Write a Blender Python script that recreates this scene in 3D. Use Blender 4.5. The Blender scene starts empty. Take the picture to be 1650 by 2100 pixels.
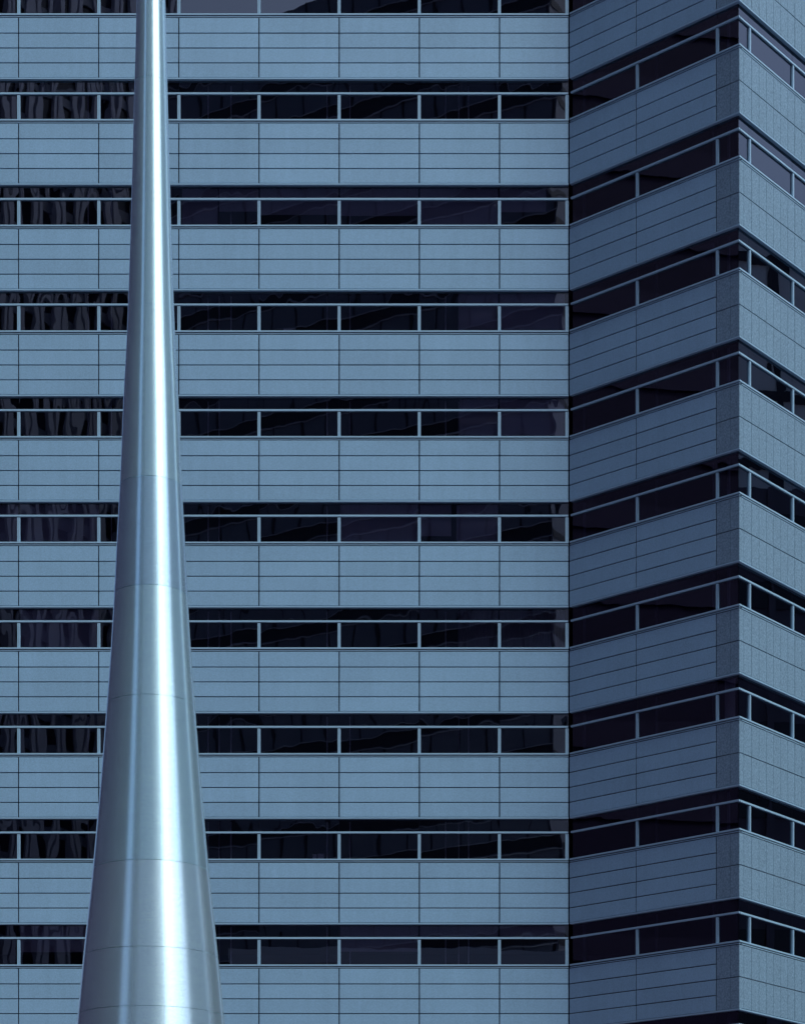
import bpy, bmesh, math, random
from mathutils import Vector

R = math.radians
random.seed(7)
scene = bpy.context.scene
C = scene.collection

# ------------------------------------------------------------------ camera
cam_d = bpy.data.cameras.new('camera')
cam = bpy.data.objects.new('camera', cam_d)
C.objects.link(cam)
cam.location = (0.0, 0.0, 1.6)
cam.rotation_euler = (R(90), 0, 0)
cam_d.sensor_width = 36.0
cam_d.lens = 4560 / 2100 * 36.0
cam_d.shift_x = 0.0
cam_d.shift_y = 1748 / 2100
cam_d.clip_start = 0.5
cam_d.clip_end = 4000
scene.camera = cam

# ------------------------------------------------------------------ light
SUN_AZ, SUN_EL = 51.0, 60.0       # degrees right of straight behind the camera
sdir = Vector((math.sin(R(SUN_AZ)) * math.cos(R(SUN_EL)), -math.cos(R(SUN_AZ)) * math.cos(R(SUN_EL)), math.sin(R(SUN_EL))))
world = bpy.data.worlds.new('World')
scene.world = world
world.use_nodes = True
wn, wl = world.node_tree.nodes, world.node_tree.links
for n in list(wn):
    wn.remove(n)
sky = wn.new('ShaderNodeTexSky')
sky.sky_type = 'NISHITA'
sky.sun_disc = False
sky.sun_elevation = R(SUN_EL)
sky.sun_rotation = R(180 - SUN_AZ)
sky.air_density = 1.0
sky.dust_density = 6.0
sky.ozone_density = 7.0
bg = wn.new('ShaderNodeBackground')
bg.inputs['Strength'].default_value = 0.085
wo = wn.new('ShaderNodeOutputWorld')
tint = wn.new('ShaderNodeVectorMath')          # the violet cast of the toned print
tint.operation = 'MULTIPLY'
tint.inputs[1].default_value = (1.07, 1.0, 0.97)
wl.new(sky.outputs[0], tint.inputs[0])
wl.new(tint.outputs[0], bg.inputs['Color'])
wl.new(bg.outputs[0], wo.inputs['Surface'])

sun_d = bpy.data.lights.new('sun', 'SUN')
sun_d.energy = 1.3
sun_d.angle = R(15)
sun_d.color = (0.90, 1.0, 0.92)
sun = bpy.data.objects.new('sun', sun_d)
C.objects.link(sun)
sun.location = (40, -60, 90)
sun.rotation_euler = (-sdir).to_track_quat('-Z', 'Y').to_euler()

scene.view_settings.view_transform = 'Standard'
scene.view_settings.look = 'None'
scene.view_settings.exposure = 1.0
scene.view_settings.gamma = 1.0
scene.cycles.use_denoising = True
scene.cycles.max_bounces = 10
scene.cycles.transparent_max_bounces = 16

# ------------------------------------------------------------------ helpers
def new_obj(name, mesh, parent=None, loc=(0, 0, 0), rotz=0.0):
    o = bpy.data.objects.new(name, mesh)
    C.objects.link(o)
    o.parent = parent
    o.location = loc
    o.rotation_euler = (0, 0, rotz)
    return o

def tag(o, label, cat, group=None, kind=None):
    o['label'] = label
    o['category'] = cat
    if group:
        o['group'] = group
    if kind:
        o['kind'] = kind
    return o

def add_box(bm, x0, x1, y0, y1, z0, z1, mi=0):
    v = [bm.verts.new(p) for p in ((x0, y0, z0), (x1, y0, z0), (x1, y1, z0), (x0, y1, z0),
                                   (x0, y0, z1), (x1, y0, z1), (x1, y1, z1), (x0, y1, z1))]
    fs = []
    for q in ((0, 1, 5, 4), (1, 2, 6, 5), (2, 3, 7, 6), (3, 0, 4, 7), (4, 5, 6, 7), (3, 2, 1, 0)):
        f = bm.faces.new([v[i] for i in q])
        f.material_index = mi
        fs.append(f)
    return fs          # front(-y), right, back, left, top, bottom

def finish(bm, name, *mats):
    me = bpy.data.meshes.new(name)
    bm.to_mesh(me)
    bm.free()
    for m in mats:
        me.materials.append(m)
    return me

_cache = {}
def slab_mesh(w, h, d, mat, bev=0.006):
    """a cladding piece: front at y=0, body towards +y, front edges chamfered; origin at the lower left corner"""
    key = (round(w, 4), round(h, 4), round(d, 4), mat.name, bev)
    if key not in _cache:
        bm = bmesh.new()
        b = bev
        fr = [bm.verts.new(p) for p in ((b, 0, b), (w - b, 0, b), (w - b, 0, h - b), (b, 0, h - b))]
        md = [bm.verts.new(p) for p in ((0, b, 0), (w, b, 0), (w, b, h), (0, b, h))]
        bk = [bm.verts.new(p) for p in ((0, d, 0), (w, d, 0), (w, d, h), (0, d, h))]
        bm.faces.new(fr)
        for i in range(4):
            j = (i + 1) % 4
            bm.faces.new((md[i], md[j], fr[j], fr[i]))
            bm.faces.new((bk[i], bk[j], md[j], md[i]))
        bm.faces.new(bk[::-1])
        _cache[key] = finish(bm, 'piece', mat)
    return _cache[key]

def box_mesh(w, h, y0, y1, *mats):
    key = ('b', round(w, 4), round(h, 4), y0, y1) + tuple(m.name for m in mats)
    if key not in _cache:
        bm = bmesh.new()
        fs = add_box(bm, 0, w, y0, y1, 0, h)
        if len(mats) > 1:
            for f in fs[1:]:
                f.material_index = 1
        _cache[key] = finish(bm, 'box', *mats)
    return _cache[key]

# ------------------------------------------------------------------ materials
def mat_new(name):
    m = bpy.data.materials.new(name)
    m.use_nodes = True
    nt = m.node_tree
    for n in list(nt.nodes):
        nt.nodes.remove(n)
    out = nt.nodes.new('ShaderNodeOutputMaterial')
    return m, nt, out

def nd(nt, t, **kw):
    n = nt.nodes.new(t)
    for k, v in kw.items():
        if k in n.inputs:
            n.inputs[k].default_value = v
        else:
            setattr(n, k, v)
    return n

def surface(name, col, rough=0.5, metal=0.0, spec=0.4, grain=0.0, grain_scale=40, blotch=0.0, blotch_scale=0.6, piece=0.0, bump=0.0, streak=0.0):
    """painted metal / stone / plain: colour broken up by grain, broad blotches and a small per-piece difference"""
    m, nt, out = mat_new(name)
    p = nd(nt, 'ShaderNodeBsdfPrincipled', Roughness=rough, Metallic=metal)
    p.inputs['Specular IOR Level'].default_value = spec
    p.inputs['Base Color'].default_value = (*col, 1)
    nt.links.new(p.outputs[0], out.inputs['Surface'])
    geo = nd(nt, 'ShaderNodeNewGeometry')
    val = None
    def acc(sock, amp):
        nonlocal val
        mm = nd(nt, 'ShaderNodeMath', operation='MULTIPLY_ADD')
        nt.links.new(sock, mm.inputs[0])
        mm.inputs[1].default_value = 2 * amp
        if val is None:
            mm.inputs[2].default_value = 1 - amp
        else:
            s = nd(nt, 'ShaderNodeMath', operation='SUBTRACT')
            nt.links.new(val, s.inputs[0])
            s.inputs[1].default_value = amp
            nt.links.new(s.outputs[0], mm.inputs[2])
        val = mm.outputs[0]
    if grain:
        t = nd(nt, 'ShaderNodeTexNoise', Scale=grain_scale, Detail=2.0)
        nt.links.new(geo.outputs['Position'], t.inputs['Vector'])
        acc(t.outputs['Fac'], grain)
        if bump:
            b = nd(nt, 'ShaderNodeBump', Strength=bump, Distance=0.004)
            nt.links.new(t.outputs['Fac'], b.inputs['Height'])
            nt.links.new(b.outputs[0], p.inputs['Normal'])
    if blotch:
        t = nd(nt, 'ShaderNodeTexNoise', Scale=blotch_scale, Detail=3.0)
        nt.links.new(geo.outputs['Position'], t.inputs['Vector'])
        acc(t.outputs['Fac'], blotch)
    if streak:                      # faint rain runs down the face
        sv = nd(nt, 'ShaderNodeVectorMath', operation='MULTIPLY')
        sv.inputs[1].default_value = (5.0, 5.0, 0.35)
        nt.links.new(geo.outputs['Position'], sv.inputs[0])
        t = nd(nt, 'ShaderNodeTexNoise', Scale=1.0, Detail=3.0)
        nt.links.new(sv.outputs[0], t.inputs['Vector'])
        acc(t.outputs['Fac'], streak)
    if piece:
        oi = nd(nt, 'ShaderNodeObjectInfo')
        acc(oi.outputs['Random'], piece)
    if val is not None:
        h = nd(nt, 'ShaderNodeVectorMath', operation='SCALE')
        h.inputs[0].default_value = col
        nt.links.new(val, h.inputs['Scale'])
        nt.links.new(h.outputs[0], p.inputs['Base Color'])
    return m

def glass(name, refl, wave, tint):
    """coated window glass: a mirror share over a tinted see-through share, rippled like rolled sheet"""
    m, nt, out = mat_new(name)
    geo = nd(nt, 'ShaderNodeNewGeometry')
    oi = nd(nt, 'ShaderNodeObjectInfo')
    off = nd(nt, 'ShaderNodeVectorMath', operation='SCALE', Scale=37.0)
    off.inputs[0].default_value = (1.0, 0.6, 0.3)
    nt.links.new(oi.outputs['Random'], off.inputs['Scale'])
    scl = nd(nt, 'ShaderNodeVectorMath', operation='MULTIPLY')
    scl.inputs[1].default_value = (1.0, 1.0, 0.55)
    nt.links.new(geo.outputs['Position'], scl.inputs[0])
    add = nd(nt, 'ShaderNodeVectorMath', operation='ADD')
    nt.links.new(scl.outputs[0], add.inputs[0])
    mul = nd(nt, 'ShaderNodeVectorMath', operation='SCALE', Scale=20.0)
    nt.links.new(off.outputs[0], mul.inputs[0])
    nt.links.new(mul.outputs[0], add.inputs[1])
    t = nd(nt, 'ShaderNodeTexNoise', Scale=1.15, Detail=1.2, Roughness=0.35)
    nt.links.new(add.outputs[0], t.inputs['Vector'])
    b = nd(nt, 'ShaderNodeBump', Strength=1.0, Distance=wave)
    nt.links.new(t.outputs['Fac'], b.inputs['Height'])
    g = nd(nt, 'ShaderNodeBsdfGlossy', Roughness=0.0)
    g.inputs['Color'].default_value = (0.74, 0.86, 1.0, 1)
    nt.links.new(b.outputs[0], g.inputs['Normal'])
    tr = nd(nt, 'ShaderNodeBsdfTransparent')
    tr.inputs['Color'].default_value = (*tint, 1)
    fr = nd(nt, 'ShaderNodeFresnel', IOR=1.5)
    ad = nd(nt, 'ShaderNodeMath', operation='ADD')
    nt.links.new(fr.outputs[0], ad.inputs[0])
    ad.inputs[1].default_value = refl
    mx = nd(nt, 'ShaderNodeMixShader')
    nt.links.new(ad.outputs[0], mx.inputs['Fac'])
    nt.links.new(tr.outputs[0], mx.inputs[1])
    nt.links.new(g.outputs[0], mx.inputs[2])
    nt.links.new(mx.outputs[0], out.inputs['Surface'])
    return m

def clear(name):
    m, nt, out = mat_new(name)
    tr = nd(nt, 'ShaderNodeBsdfTransparent')
    nt.links.new(tr.outputs[0], out.inputs['Surface'])
    return m

def steel(name, col, rough, aniso):
    m, nt, out = mat_new(name)
    p = nd(nt, 'ShaderNodeBsdfPrincipled', Metallic=1.0, Roughness=rough, Anisotropic=aniso)
    p.inputs['Anisotropic Rotation'].default_value = 0.25
    tg = nd(nt, 'ShaderNodeTangent', direction_type='RADIAL', axis='Z')
    nt.links.new(tg.outputs[0], p.inputs['Tangent'])
    tc = nd(nt, 'ShaderNodeTexCoord')
    sc = nd(nt, 'ShaderNodeVectorMath', operation='MULTIPLY')
    sc.inputs[1].default_value = (6, 6, 90)
    nt.links.new(tc.outputs['Object'], sc.inputs[0])
    t = nd(nt, 'ShaderNodeTexNoise', Scale=1.0, Detail=4.0, Roughness=0.7)
    nt.links.new(sc.outputs[0], t.inputs['Vector'])
    g = nd(nt, 'ShaderNodeTexNoise', Scale=45.0, Detail=2.0)
    nt.links.new(tc.outputs['Object'], g.inputs['Vector'])
    a = nd(nt, 'ShaderNodeMath', operation='ADD')
    nt.links.new(t.outputs['Fac'], a.inputs[0])
    nt.links.new(g.outputs['Fac'], a.inputs[1])
    k = nd(nt, 'ShaderNodeMath', operation='MULTIPLY_ADD')
    nt.links.new(a.outputs[0], k.inputs[0])
    k.inputs[1].default_value = 0.30
    k.inputs[2].default_value = 0.70
    v = nd(nt, 'ShaderNodeVectorMath', operation='SCALE')
    v.inputs[0].default_value = col
    nt.links.new(k.outputs[0], v.inputs['Scale'])
    nt.links.new(v.outputs[0], p.inputs['Base Color'])
    # the grinding leaves a second, much broader sheen under the streaks
    q = nd(nt, 'ShaderNodeBsdfPrincipled', Metallic=1.0, Roughness=0.85)
    nt.links.new(v.outputs[0], q.inputs['Base Color'])
    mx = nd(nt, 'ShaderNodeMixShader', Fac=0.19)
    nt.links.new(p.outputs[0], mx.inputs[1])
    nt.links.new(q.outputs[0], mx.inputs[2])
    nt.links.new(mx.outputs[0], out.inputs['Surface'])
    return m

M = {}
M['panel'] = surface('blue_grey_panel_paint', (0.206, 0.376, 0.540), rough=0.5, spec=0.3, grain=0.24, grain_scale=22, blotch=0.08, piece=0.045, streak=0.07)
M['granite'] = surface('flamed_granite', (0.150, 0.258, 0.360), rough=0.75, spec=0.2, grain=0.6, grain_scale=17, blotch=0.06, piece=0.02, bump=0.4)
M['trim'] = surface('satin_aluminium_trim', (0.245, 0.420, 0.570), rough=0.42, metal=0.0, spec=0.35, grain=0.04)
M['joint'] = surface('dark_joint', (0.008, 0.007, 0.018), rough=0.9, spec=0.1)
M['glass'] = glass('coated_glass', 0.105, 0.0016, (0.36, 0.365, 0.46))
M['glass_top'] = glass('coated_glass_fanlight', 0.105, 0.0050, (0.36, 0.365, 0.46))
M['clear'] = clear('pane_back')
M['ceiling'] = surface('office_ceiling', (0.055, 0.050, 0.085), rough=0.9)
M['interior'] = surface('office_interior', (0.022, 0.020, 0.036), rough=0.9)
M['blind'] = surface('roller_blind_cloth', (0.56, 0.56, 0.66), rough=0.9, grain=0.08, grain_scale=9)
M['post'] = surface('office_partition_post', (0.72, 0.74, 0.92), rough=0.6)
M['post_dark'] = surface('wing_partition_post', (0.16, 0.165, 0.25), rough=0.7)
M['steel'] = steel('brushed_steel', (0.62, 0.90, 1.0), 0.26, 0.80)
M['steel_b'] = steel('brushed_steel_plate', (0.57, 0.84, 0.97), 0.25, 0.80)
M['steel_c'] = steel('brushed_steel_bright_plate', (0.66, 0.90, 1.0), 0.27, 0.80)
M['paving'] = surface('paving', (0.120, 0.080, 0.115), rough=0.8, grain=0.15, grain_scale=3)
M['dark_wall'] = surface('dark_tower_cladding', (0.024, 0.017, 0.046), rough=0.6, spec=0.08)
M['dark_course'] = surface('dark_tower_course', (0.036, 0.027, 0.064), rough=0.6, spec=0.08)
M['dark_fin'] = surface('dark_tower_fin', (0.34, 0.36, 0.46), rough=0.5)
M['pier'] = surface('pier_stone', (0.50, 0.50, 0.62), rough=0.8)
M['pier_glass'] = surface('pier_tower_window', (0.020, 0.020, 0.035), rough=0.2)
M['curtain'] = surface('curtain_wall_cladding', (0.19, 0.20, 0.27), rough=0.35)
M['curtain_line'] = surface('curtain_wall_rail', (0.50, 0.50, 0.60), rough=0.5)
M['curtain_dark'] = surface('curtain_wall_joint', (0.03, 0.03, 0.05), rough=0.5)
M['pale'] = surface('pale_block_cladding', (0.13, 0.13, 0.18), rough=0.7)
M['slab'] = surface('slab_cladding', (0.66, 0.72, 0.80), rough=0.7)
M['hall'] = surface('pale_render', (0.86, 0.94, 0.96), rough=0.8, blotch=0.1, blotch_scale=0.15)  # pale render of the added hall and of the upper storeys
M['slab_window'] = surface('added_tower_window', (0.22, 0.26, 0.32), rough=0.3)
M['paper'] = surface('paper_white', (0.75, 0.76, 0.85), rough=0.8)

# ------------------------------------------------------------------ ground
bm = bmesh.new()
v = [bm.verts.new(p) for p in ((-900, -900, 0), (900, -900, 0), (900, 900, 0), (-900, 900, 0))]
bm.faces.new(v)
g = new_obj('ground', finish(bm, 'ground', M['paving']))
g['kind'] = 'structure'
g['label'] = 'pale paved plaza spreading around the buildings'

# ------------------------------------------------------------------ office building
PITCH = 3.90
COL = 2.956
SILL0 = 51.46                   # sill top of the highest window row in view
N_ROWS = 11
MAIN_Y = 82.08
IN_X = 6.13
OUT = Vector((11.706, 77.36))
L_LEFT = (OUT - Vector((IN_X, MAIN_Y))).length
A_LEFT = math.atan2(OUT.y - MAIN_Y, OUT.x - IN_X)
A_RIGHT = A_LEFT + math.pi / 2
main_j = [-5.292 + COL * n for n in range(-4, 4)]           # joints from -17.1 to 3.58
MAIN_X0 = main_j[0]

class Face:
    pass
FM, FL, FR = Face(), Face(), Face()
FM.o, FM.a = (MAIN_X0, MAIN_Y), 0.0
FM.cols = [j - MAIN_X0 for j in main_j] + [IN_X - MAIN_X0]
FL.o, FL.a = (IN_X, MAIN_Y), A_LEFT
FL.cols = [0.0, 2.975, 6.354, L_LEFT]
FR.o, FR.a = (OUT.x, OUT.y), A_RIGHT
FR.cols = [0.0, 0.813, 0.813 + COL, 0.813 + 2 * COL, 0.813 + 3 * COL]

building = bpy.data.objects.new('office_building', None)
C.objects.link(building)
building.location = (0, MAIN_Y, 0)
tag(building, 'office building with blue-grey panel bands, ribbon windows and an angled granite-cornered wing', 'building')

def part(name, mesh, face, z, parent=building):
    return new_obj(name, mesh, parent, (face.o[0] - building.location.x, face.o[1] - building.location.y, z), face.a)

JV, JH = 0.040, 0.035           # open joints
DEEP = 0.055
P_TOP, P_ROW = -0.153, 0.549    # panel field below the sill top
P_BOT = P_TOP - 4 * P_ROW       # -2.349
TRIM_T, TRIM_B = -2.366, -2.415
GL = 0.115                      # glass plane behind the panel plane

def spans(face, t0, t1, kind):
    """pieces of one band along a face: (start, end, is_stone)"""
    out = []
    if face is FM:
        for a, b in zip(face.cols, face.cols[1:]):
            out.append((a + JV / 2, b - JV / 2, False))
        a, b, s = out[-1]
        out[-1] = (a, face.cols[-1] - 0.022, False)
    elif face is FL:
        out = [(0.030, 2.975 - JV / 2, False), (2.975 + JV / 2, 6.354 - JV / 2, False),
               (6.354 + JV / 2, 6.93 - 0.006, True), (6.93 + 0.006, L_LEFT - DEEP - 0.004, True)]
    else:
        x = 0.0
        js = [0.29] + [0.813 + COL / 6 * k for k in range(0, 19)]
        for j in js:
            g = 0.011 if any(abs(j - c) < 1e-3 for c in face.cols) else 0.006
            out.append((x, j - g, True))
            x = j + g
    return out

WALL_T = 0.35
def spandrel(face, k):
    zs = SILL0 - PITCH * k
    L = face.cols[-1]
    bm = bmesh.new()
    s0 = 0.06 if face is FL else 0.0
    e0 = L - 0.06 if face is FL else L
    b0 = DEEP + 0.004 if face is FR else 0.0
    add_box(bm, s0 + (0.06 if face is FR else 0), e0, DEEP - 0.006, DEEP + WALL_T, P_BOT - 0.05, -0.058)
    o = part('spandrel', finish(bm, 'spandrel_backing', M['joint']), face, zs)
    for a, b, stone in spans(face, 0, L, 'p'):
        if stone:
            hs = 2 * P_ROW
            for r in range(2):
                z0 = P_BOT + hs * r
                me = slab_mesh(b - a, hs - (0.028 if r == 0 else 0.0), DEEP, M['granite'], 0.004)
                new_obj('stone_slab', me, o, (a, 0, z0))
        else:
            for r in range(4):
                z0 = P_BOT + P_ROW * r
                me = slab_mesh(b - a, P_ROW - (JH if r < 3 else 0.0), DEEP, M['panel'])
                new_obj('panel', me, o, (a, random.uniform(-0.0015, 0.0015), z0))
    # trims that close the field: under-sill strip above, soffit trim below
    ts = 0.05 if face is FL else (0.14 if face is FR else 0.0)
    te = L + 0.010 if face is FL else L - (0.012 if face is FM else 0)
    n = new_obj('under_sill_strip', box_mesh(te - ts, 0.030, -0.004, 0.05, M['trim']), o, (ts, 0, -0.121))
    n = new_obj('soffit_trim', box_mesh(te - ts, TRIM_T - TRIM_B, -0.010, 0.13, M['trim']), o, (ts, 0, TRIM_B + (0.0012 if face is FL else 0)))
    # the seams cut the strip at every column
    return o

def window_row(face, k):
    zs = SILL0 - PITCH * k
    L = face.cols[-1]
    ts = 0.05 if face is FL else (0.14 if face is FR else 0.0)
    te = L + 0.022 if face is FL else L - (0.02 if face is FM else 0)
    lift = 0.0015 if face is FL else 0.0
    # the row itself: the sill
    bm = bmesh.new()
    add_box(bm, ts, te, -0.022, 0.135, -0.056 + lift, 0.0 + lift)
    o = part('window_row', finish(bm, 'sill', M['trim']), face, zs)
    cols = face.cols
    tz0, tz1 = 0.957, 1.022
    # transom
    new_obj('transom', box_mesh((L - 0.045 if face is FL else te) - ts, tz1 - tz0, 0.045, 0.112, M['trim']), o, (ts, 0, tz0 + lift))
    top = PITCH + TRIM_B - 0.002
    for i, (a, b) in enumerate(zip(cols, cols[1:])):
        ga, gb = a, b
        if face is FL and i == len(cols) - 2:
            gb = L - GL + 0.0            # the two corner panes meet glass to glass
        if face is FR and i == 0:
            ga = GL + 0.016
        if face is FL and i == 0:
            ga = 0.09
        pw = gb - ga - 0.014
        for nm, z0, z1, m in (('pane', 0.0, tz0 + 0.01, 'glass'), ('fanlight_pane', tz1 - 0.01, top, 'glass_top')):
            p = new_obj(nm, box_mesh(pw, z1 - z0 - 0.004, 0.0, 0.012, M[m], M['clear']), o, (ga + 0.007, GL, z0 + 0.002))
            p.rotation_euler = (random.gauss(0, 0.0009), 0, random.gauss(0, 0.0011))
    # mullions stand only in the lower, openable band
    ms = []
    if face is FM:
        ms = [(c, 0.108) for c in cols[1:-1]] + [(L - 0.062, 0.115)]
    elif face is FL:
        ms = [(c, 0.090) for c in cols[1:-1]]
    else:
        ms = [(c, 0.090) for c in cols[1:-1]]
    for c, w in ms:
        h = tz0 - 0.030
        for s in (0, 1):
            new_obj('mullion', box_mesh(w / 2 - 0.0035, h, 0.055, 0.15, M['trim']), o, (c - w / 2 + s * (w / 2 + 0.0035), 0, 0.003))
        new_obj('mullion_gasket', box_mesh(0.010, h, 0.066, 0.14, M['joint']), o, (c - 0.005, 0, 0.003))
    return o

rows = {}
for k in range(N_ROWS):
    for nm, f in (('M', FM), ('L', FL), ('R', FR)):
        rows[nm, k] = window_row(f, k)
        if k < 10:
            spandrel(f, k)

# floor plates, ceilings and the dark core wall behind the glass
inx = GL + 0.05
def inset(p, n, d):
    return (p[0] - n[0] * d, p[1] - n[1] * d)
rl = FR.cols[-1]
R_END = (OUT.x + math.cos(A_RIGHT) * rl, OUT.y + math.sin(A_RIGHT) * rl)
plan = [(MAIN_X0, MAIN_Y + 0.42), (IN_X + 0.15, MAIN_Y + 0.42),
        (OUT.x - 0.0, OUT.y + 0.55), (R_END[0] - 0.33, R_END[1] + 0.28), (R_END[0] - 0.4, 97.0), (MAIN_X0, 97.0)]
for k in range(N_ROWS + 1):
    zt = SILL0 + PITCH - PITCH * k - 0.95
    bm = bmesh.new()
    lo = [bm.verts.new((x, y - MAIN_Y, zt - 1.30)) for x, y in plan]
    hi = [bm.verts.new((x, y - MAIN_Y, zt)) for x, y in plan]
    f = bm.faces.new(lo[::-1]); f.material_index = 1
    bm.faces.new(hi)
    n = len(plan)
    for i in range(n):
        j = (i + 1) % n
        bm.faces.new((lo[i], lo[j], hi[j], hi[i]))
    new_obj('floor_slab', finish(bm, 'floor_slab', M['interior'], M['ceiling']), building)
bm = bmesh.new()
add_box(bm, MAIN_X0, 13.2, 7.0, 7.3, 8.0, SILL0 + 3.0)
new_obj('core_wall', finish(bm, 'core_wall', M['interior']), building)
bm = bmesh.new()
add_box(bm, MAIN_X0 - 0.3, R_END[0], 15.0, 15.3, 0.0, SILL0 + 6.0)
add_box(bm, MAIN_X0 - 0.3, MAIN_X0 - 0.02, 0.2, 15.0, 0.0, SILL0 + 6.0)
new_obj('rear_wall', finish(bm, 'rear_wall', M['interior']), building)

# the plainer storeys above and below
def plain_wall(name, z0, z1, m):
    bm = bmesh.new()
    for f in (FM, FL, FR):
        ca, sa = math.cos(f.a), math.sin(f.a)
        L = f.cols[-1]
        e0 = 0.42 if f is FR else 0.0
        p = [(e0, 0.0), (L, 0.0), (L, 0.4), (e0, 0.4)]
        lo, hi = [], []
        for t, d in p:
            x = f.o[0] + ca * t - sa * d
            y = f.o[1] + sa * t + ca * d - MAIN_Y
            lo.append(bm.verts.new((x, y, z0))); hi.append(bm.verts.new((x, y, z1)))
        for i in range(4):
            j = (i + 1) % 4
            bm.faces.new((lo[i], lo[j], hi[j], hi[i]))
        bm.faces.new(hi); bm.faces.new(lo[::-1])
    return new_obj(name, finish(bm, name, m), building)
plain_wall('base_wall', 0.0, SILL0 - PITCH * 10 - 0.07, M['granite'])
plain_wall('parapet', SILL0 + PITCH + TRIM_B + 0.002, SILL0 + 7.0, M['panel'])

# interior posts, blinds seen through the glass
def px(x):                      # a distance along the main facade, from its measured elevation (18 mm a unit)
    return (x - 825) * 0.018 - MAIN_X0
def post(k, x, w=0.045, d=0.42, z0=0.0, z1=1.47):
    new_obj('partition_post', box_mesh(w, z1 - z0, d, d + 0.05, M['post']), rows['M', k], (px(x), 0, z0))
for k in range(1, 10):
    for x, w in ((424, .035), (447, .025), (471, .04), (669, .035), (716, .035), (913, .03), (940, .025), (960, .035)):
        if random.random() < 0.86:
            post(k, x, w)
    for x in (177, 225):
        if random.random() < 0.7:
            post(k, x, 0.03)
post(5, 936, 0.17, 0.30)

def blind(k, x0, x1, z0, z1=1.46, d=0.24, face='M'):
    w = (x1 - x0) * 0.018
    new_obj('blind', box_mesh(w, z1 - z0, d, d + 0.012, M['blind']), rows[face, k], (px(x0), 0, z0))
blind(2, 372, 446, 0.02); blind(2, 448, 529, 0.62); blind(2, 533, 693, 0.50); blind(2, 697, 857, 0.46); blind(2, 861, 1021, 0.02); blind(2, 1025, 1120, 0.60)
blind(3, 940, 1021, 0.02); blind(3, 1025, 1158, 0.02)
blind(4, 942, 1021, 0.02); blind(4, 1025, 1158, 0.02)
blind(5, 697, 857, 0.02); blind(5, 861, 925, 0.3); blind(5, 942, 1021, 0.02); blind(5, 40, 201, 0.02); blind(5, -100, 36, 0.02)
blind(6, 40, 201, 0.02)
blind(9, 697, 857, 0.52); blind(9, 861, 1021, 1.0); blind(9, 1025, 1158, 1.0); blind(9, 40, 201, 0.50)

# pleated curtains on the seventh row down
def curtain(k, x0, x1):
    bm = bmesh.new()
    w = (x1 - x0) * 0.018
    n = int(w / 0.05)
    fr = [bm.verts.new((w * i / n, 0.28 + 0.03 * (i % 2) + random.uniform(-.008, .008), z)) for i in range(n + 1) for z in (0.02, 1.46)]
    for i in range(n):
        bm.faces.new((fr[2 * i], fr[2 * i + 2], fr[2 * i + 3], fr[2 * i + 1]))
    bmesh.ops.solidify(bm, geom=bm.faces[:], thickness=0.004)
    new_obj('curtain', finish(bm, 'curtain', M['blind']), rows['M', k], (px(x0), 0, 0))
curtain(6, 942, 1021); curtain(6, 1025, 1158)

# interior columns in the wing
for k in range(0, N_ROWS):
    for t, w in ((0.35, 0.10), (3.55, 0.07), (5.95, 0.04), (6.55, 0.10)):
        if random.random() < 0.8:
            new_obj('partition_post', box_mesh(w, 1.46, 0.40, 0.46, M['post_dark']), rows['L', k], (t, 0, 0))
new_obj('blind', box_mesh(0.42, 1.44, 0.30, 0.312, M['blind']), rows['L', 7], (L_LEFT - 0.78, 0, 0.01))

# ------------------------------------------------------------------ steel spire
SP_D = 25.0
SP_X, SP_Y = -0.11294 * SP_D, SP_D
S = SP_D / 4560
prof_px = [(-1150, 3), (-700, 26), (-300, 45), (0, 58.5), (150, 66), (500, 85), (700, 99.5), (800, 110.5), (975, 125), (1100, 138), (1300, 159),
           (1500, 188), (1640, 211), (1800, 240), (1950, 272), (2100, 301), (2300, 338), (2500, 384), (2700, 436), (3080, 560)]
prof = [(1.6 + (2798 - y) * S, 0.5 * w * S) for y, w in prof_px][::-1]    # (z, radius), bottom up
def radius(z):
    # Catmull-Rom through the measured widths
    for i in range(len(prof) - 1):
        if prof[i][0] <= z <= prof[i + 1][0]:
            break
    p1, p2 = prof[i], prof[i + 1]
    p0 = prof[max(i - 1, 0)]
    p3 = prof[min(i + 2, len(prof) - 1)]
    h = p2[0] - p1[0]
    u = (z - p1[0]) / h
    m1 = (p2[1] - p0[1]) / (p2[0] - p0[0]) * h
    m2 = (p3[1] - p1[1]) / (p3[0] - p1[0]) * h
    return (2*u**3 - 3*u**2 + 1) * p1[1] + (u**3 - 2*u**2 + u) * m1 + (-2*u**3 + 3*u**2) * p2[1] + (u**3 - u**2) * m2
spire = bpy.data.objects.new('steel_spire', None)
C.objects.link(spire)
spire.location = (SP_X, SP_Y, 0)
tag(spire, 'tall brushed steel spire flaring towards its base in front of the office building', 'spire')
def seam_z(y):
    z = 1.6 + (2798 - y) * S
    for _ in range(4):
        z = 1.6 + (2798 - y) / 4560 * (SP_D - radius(max(min(z, prof[-1][0]), prof[0][0])))
    return z
seams = [prof[0][0] + 0.001] + [seam_z(y) for y in (2062, 1940, 1762, 1423, 1198, 975, 155)] + [prof[-1][0] - 0.001]
seg_m = ['steel_c', 'steel_c', 'steel_c', 'steel', 'steel', 'steel_b', 'steel', 'steel']
NS = 128
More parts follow.
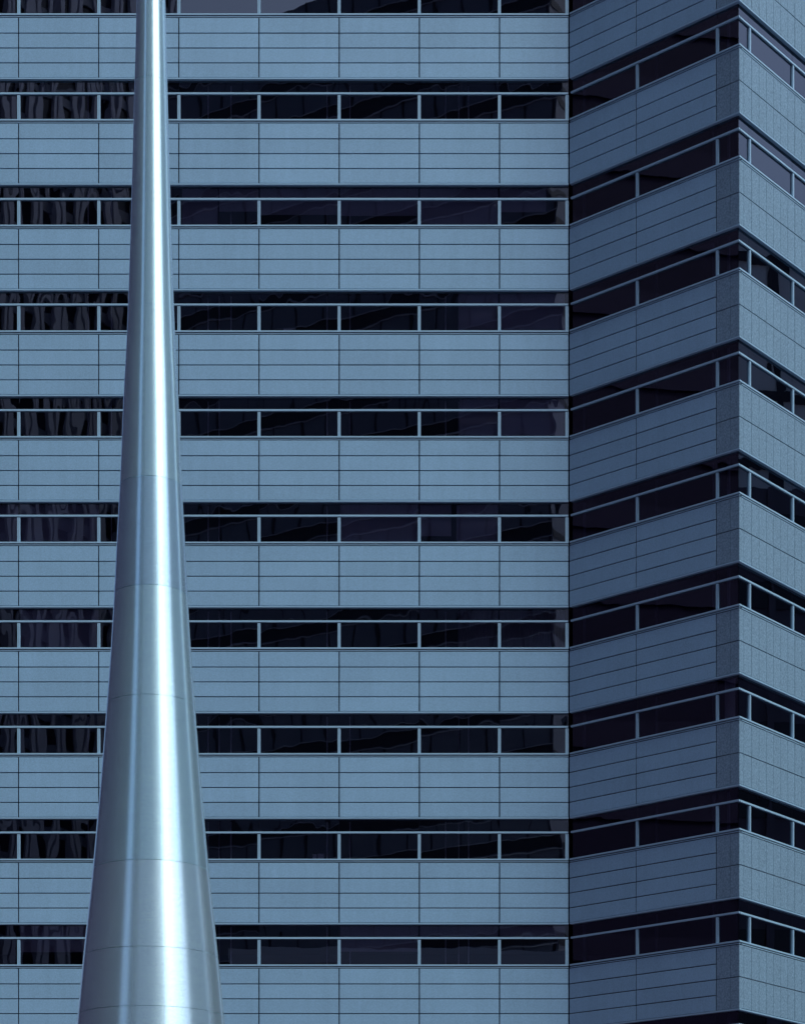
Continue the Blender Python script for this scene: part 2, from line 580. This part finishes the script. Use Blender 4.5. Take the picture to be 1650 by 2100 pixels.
for si in range(len(seams) - 1):
    z0, z1 = seams[si], seams[si + 1]
    bm = bmesh.new()
    n = max(6, int((z1 - z0) / 0.2))
    z0, z1 = z0 + 0.002, z1 - 0.002
    def ring(z, r):
        return [bm.verts.new((max(r, 0.004) * math.cos(2 * math.pi * a / NS), max(r, 0.004) * math.sin(2 * math.pi * a / NS), z)) for a in range(NS)]
    def skin(a, b, smooth):
        for q in range(NS):
            w = (q + 1) % NS
            f = bm.faces.new((a[q], a[w], b[w], b[q]))
            f.smooth = smooth
    rings = [ring(z0 + (z1 - z0) * i / n, radius(z0 + (z1 - z0) * i / n)) for i in range(n + 1)]
    for a, b in zip(rings, rings[1:]):
        skin(a, b, True)
    for z, up in ((z0, False), (z1, True)):            # returned lips that close the open joint
        a, b = ring(z, radius(z)), ring(z, radius(z) - 0.02)
        skin(*((a, b) if up else (b, a)), False)
    if si == len(seams) - 2:
        bm.faces.new(rings[-1])
    me = finish(bm, 'section', M[seg_m[si]])
    new_obj('steel_section', me, spire)
bm = bmesh.new()
rr = prof[0][1] + 0.25
bmesh.ops.create_cone(bm, cap_ends=True, segments=96, radius1=rr, radius2=rr - 0.05, depth=0.16)
new_obj('base_plate', finish(bm, 'base_plate', M['steel_b']), spire, (0, 0, 0.08))

# ------------------------------------------------------------------ the street around, with added blocks: mirrored in the panes and the steel
def tower(name, label, x, y, w, d, h, rotz, body, pieces=()):
    """a tower with its front on the local -y side of its own box centre; pieces are (part name, mesh, material)"""
    t = bpy.data.objects.new(name, None)
    C.objects.link(t)
    t.location = (x, y, 0)
    t.rotation_euler = (0, 0, rotz)
    tag(t, label, 'building')
    bm = bmesh.new()
    add_box(bm, -w / 2, w / 2, -d / 2, d / 2, 0, h)
    new_obj('wall', finish(bm, 'wall', body), t)
    return t

def strips(t, name, rects, y0, y1, m):
    for x0, x1, z0, z1 in rects:
        bm = bmesh.new()
        add_box(bm, x0, x1, y0, y1, z0, z1)
        new_obj(name, finish(bm, name, m), t)

# dark glass tower on the left
t = tower('dark_tower', 'dark navy glass tower to the left, mirrored as the dark stripe along the spire', -54, 35, 40, 86, 160, 0, M['dark_wall'])
for i in range(12):
    yy = -39 + i * 5.0
    strips(t, 'fin', [(20.0, 20.5, 0, 160)], yy, yy + 0.35, M['dark_fin'])

for k in range(6, 40):
    strips(t, 'spandrel_course', [(20.0, 20.12, k * 4.0, k * 4.0 + 1.5)], -42.8, 42.8, M['dark_course'])

# stone-piered tower behind the camera, turned so that its floors fall away to the right in the panes
t = tower('piered_tower', 'stone-piered tower mirrored as wavy upright stripes in the left-hand windows', -45.2, -77.8, 29, 30, 180, R(128), M['pier_glass'])
for i in range(10):
    x = -14.4 + i * 3.0
    strips(t, 'pier', [(x, x + 0.62, 0, 180), (x + 0.9, x + 1.45, 0, 180)], -15.5, -15.0, M['pier'])
for k in range(2, 45):
    strips(t, 'floor_band', [(-14.5, 14.5, k * 4.0, k * 4.0 + 1.1)], -15.2, -15.0, M['curtain'])

# dark curtain-walled tower behind the camera, one corner towards the building
t = tower('curtain_wall_tower', 'dark curtain-walled tower mirrored faintly in the middle windows', 2.4, -59.9, 43.5, 30, 133, R(210), M['curtain'])
for i in range(15):
    x = -21.6 + i * 3.0
    strips(t, 'joint', [(x, x + 0.22, 0, 133)], -15.06, -15.0, M['curtain_dark'])
for i in range(6):
    strips(t, 'joint', [(-21.81, -21.75, 0, 133)], -10 + i * 4.5, -9.7 + i * 4.5, M['curtain_dark'])
for k in range(3, 33):
    strips(t, 'rail', [(-21.7, 21.7, k * 4.0, k * 4.0 + 0.09), (-21.7, 21.7, k * 4.0 + 1.32, k * 4.0 + 1.40)], -15.12, -15.0, M['curtain_line'])
    strips(t, 'dark_band', [(-21.7, 21.7, k * 4.0 + 0.2, k * 4.0 + 1.3)], -15.05, -15.0, M['curtain_dark'])  # dark bands between the rails
    strips(t, 'dark_band', [(-21.80, -21.75, k * 4.0, k * 4.0 + 0.7)], -14.9, 14.9, M['curtain_dark'])

# lower block on the right
t = tower('grey_block', 'lower grey block to the right, mirrored in the granite-side windows of the wing', 82, 114, 44, 88, 52, 0, M['pale'])
for k in range(1, 13):
    strips(t, 'window_strip', [(-22.08, -22.0, k * 4.0 + 1.0, k * 4.0 + 2.6)], -43, 43, M['pier_glass'])

for i in range(22):
    strips(t, 'column', [(-22.3, -22.1, 0, 52)], -43 + i * 4.0, -42.6 + i * 4.0, M['pale'])
strips(t, 'upper_storeys', [(-20, 20, 52, 69)], -42, 42, M['hall'])
for i in range(22):
    strips(t, 'upright', [(-20.2, -20.0, 52, 69)], -42 + i * 4.0, -41.6 + i * 4.0, M['curtain_dark'])
for k in range(4):
    strips(t, 'rail', [(-20.15, -20.0, 54 + k * 4.0, 54.5 + k * 4.0)], -42, 42, M['curtain_dark'])

# unseen tall slabs, added to bound the bright band mirrored in the steel
t = tower('added_grey_tower', 'added grey tower, unseen right of the plaza, that tones down the right stripe of the spire', 78, 26, 36, 46, 84, 0, M['slab'])
for k in range(1, 20):
    strips(t, 'window_strip', [(-18.08, -18.0, k * 4.0 + 1.0, k * 4.0 + 2.6)], -22, 22, M['slab_window'])
t = tower('added_slab_tower', 'added slab tower, unseen behind the plaza, that tones down the middle of the spire', 48, -90, 24, 26, 105, R(203), M['slab'])
for k in range(1, 25):
    strips(t, 'window_strip', [(-11.5, 11.5, k * 4.0 + 1.0, k * 4.0 + 2.6)], -13.08, -13.0, M['slab_window'])

# unseen pale hall, added close behind the camera to lighten the spire's middle
t = tower('added_pale_hall', 'added pale hall, unseen behind the viewer, that lightens the middle of the spire by reflection', 0.8, -16, 27, 22, 33, R(180), M['hall'])
for i in range(6):
    strips(t, 'pilaster', [(-13.4 + i * 5.2, -13.0 + i * 5.2, 0, 33)], -11.25, -11.0, M['slab'])
strips(t, 'cornice', [(-13.7, 13.7, 32.2, 33.4)], -11.4, -10.9, M['slab'])

# small things standing on the sills
def sill_thing(name, label, cat, k, x, boxes, m):
    o = bpy.data.objects.new(name, None)
    bm = bmesh.new()
    for b in boxes:
        add_box(bm, *b)
    me = finish(bm, name, m)
    o = new_obj(name, me, None, ((x - 825) * 0.018, MAIN_Y + GL + 0.10, SILL0 - PITCH * k))
    tag(o, label, cat)
sill_thing('paper_stack', 'pale stack of papers lying on the sill in the third full window row', 'paper', 3, 578,
           [(0, 0.42, 0, 0.2, 0.0, 0.06), (0.1, 0.5, 0, 0.2, 0.062, 0.13), (0.06, 0.5, 0.0, 0.2, 0.132, 0.20)], M['paper'])
sill_thing('carton', 'pale upright carton on the sill beside the window mullion, low in the facade', 'box', 8, 651, [(0, 0.22, 0, 0.15, 0.0, 0.24)], M['paper'])
sill_thing('carton', 'small pale carton left of its taller neighbour on the same low sill', 'box', 8, 641, [(0, 0.14, 0, 0.15, 0.0, 0.22)], M['paper'])
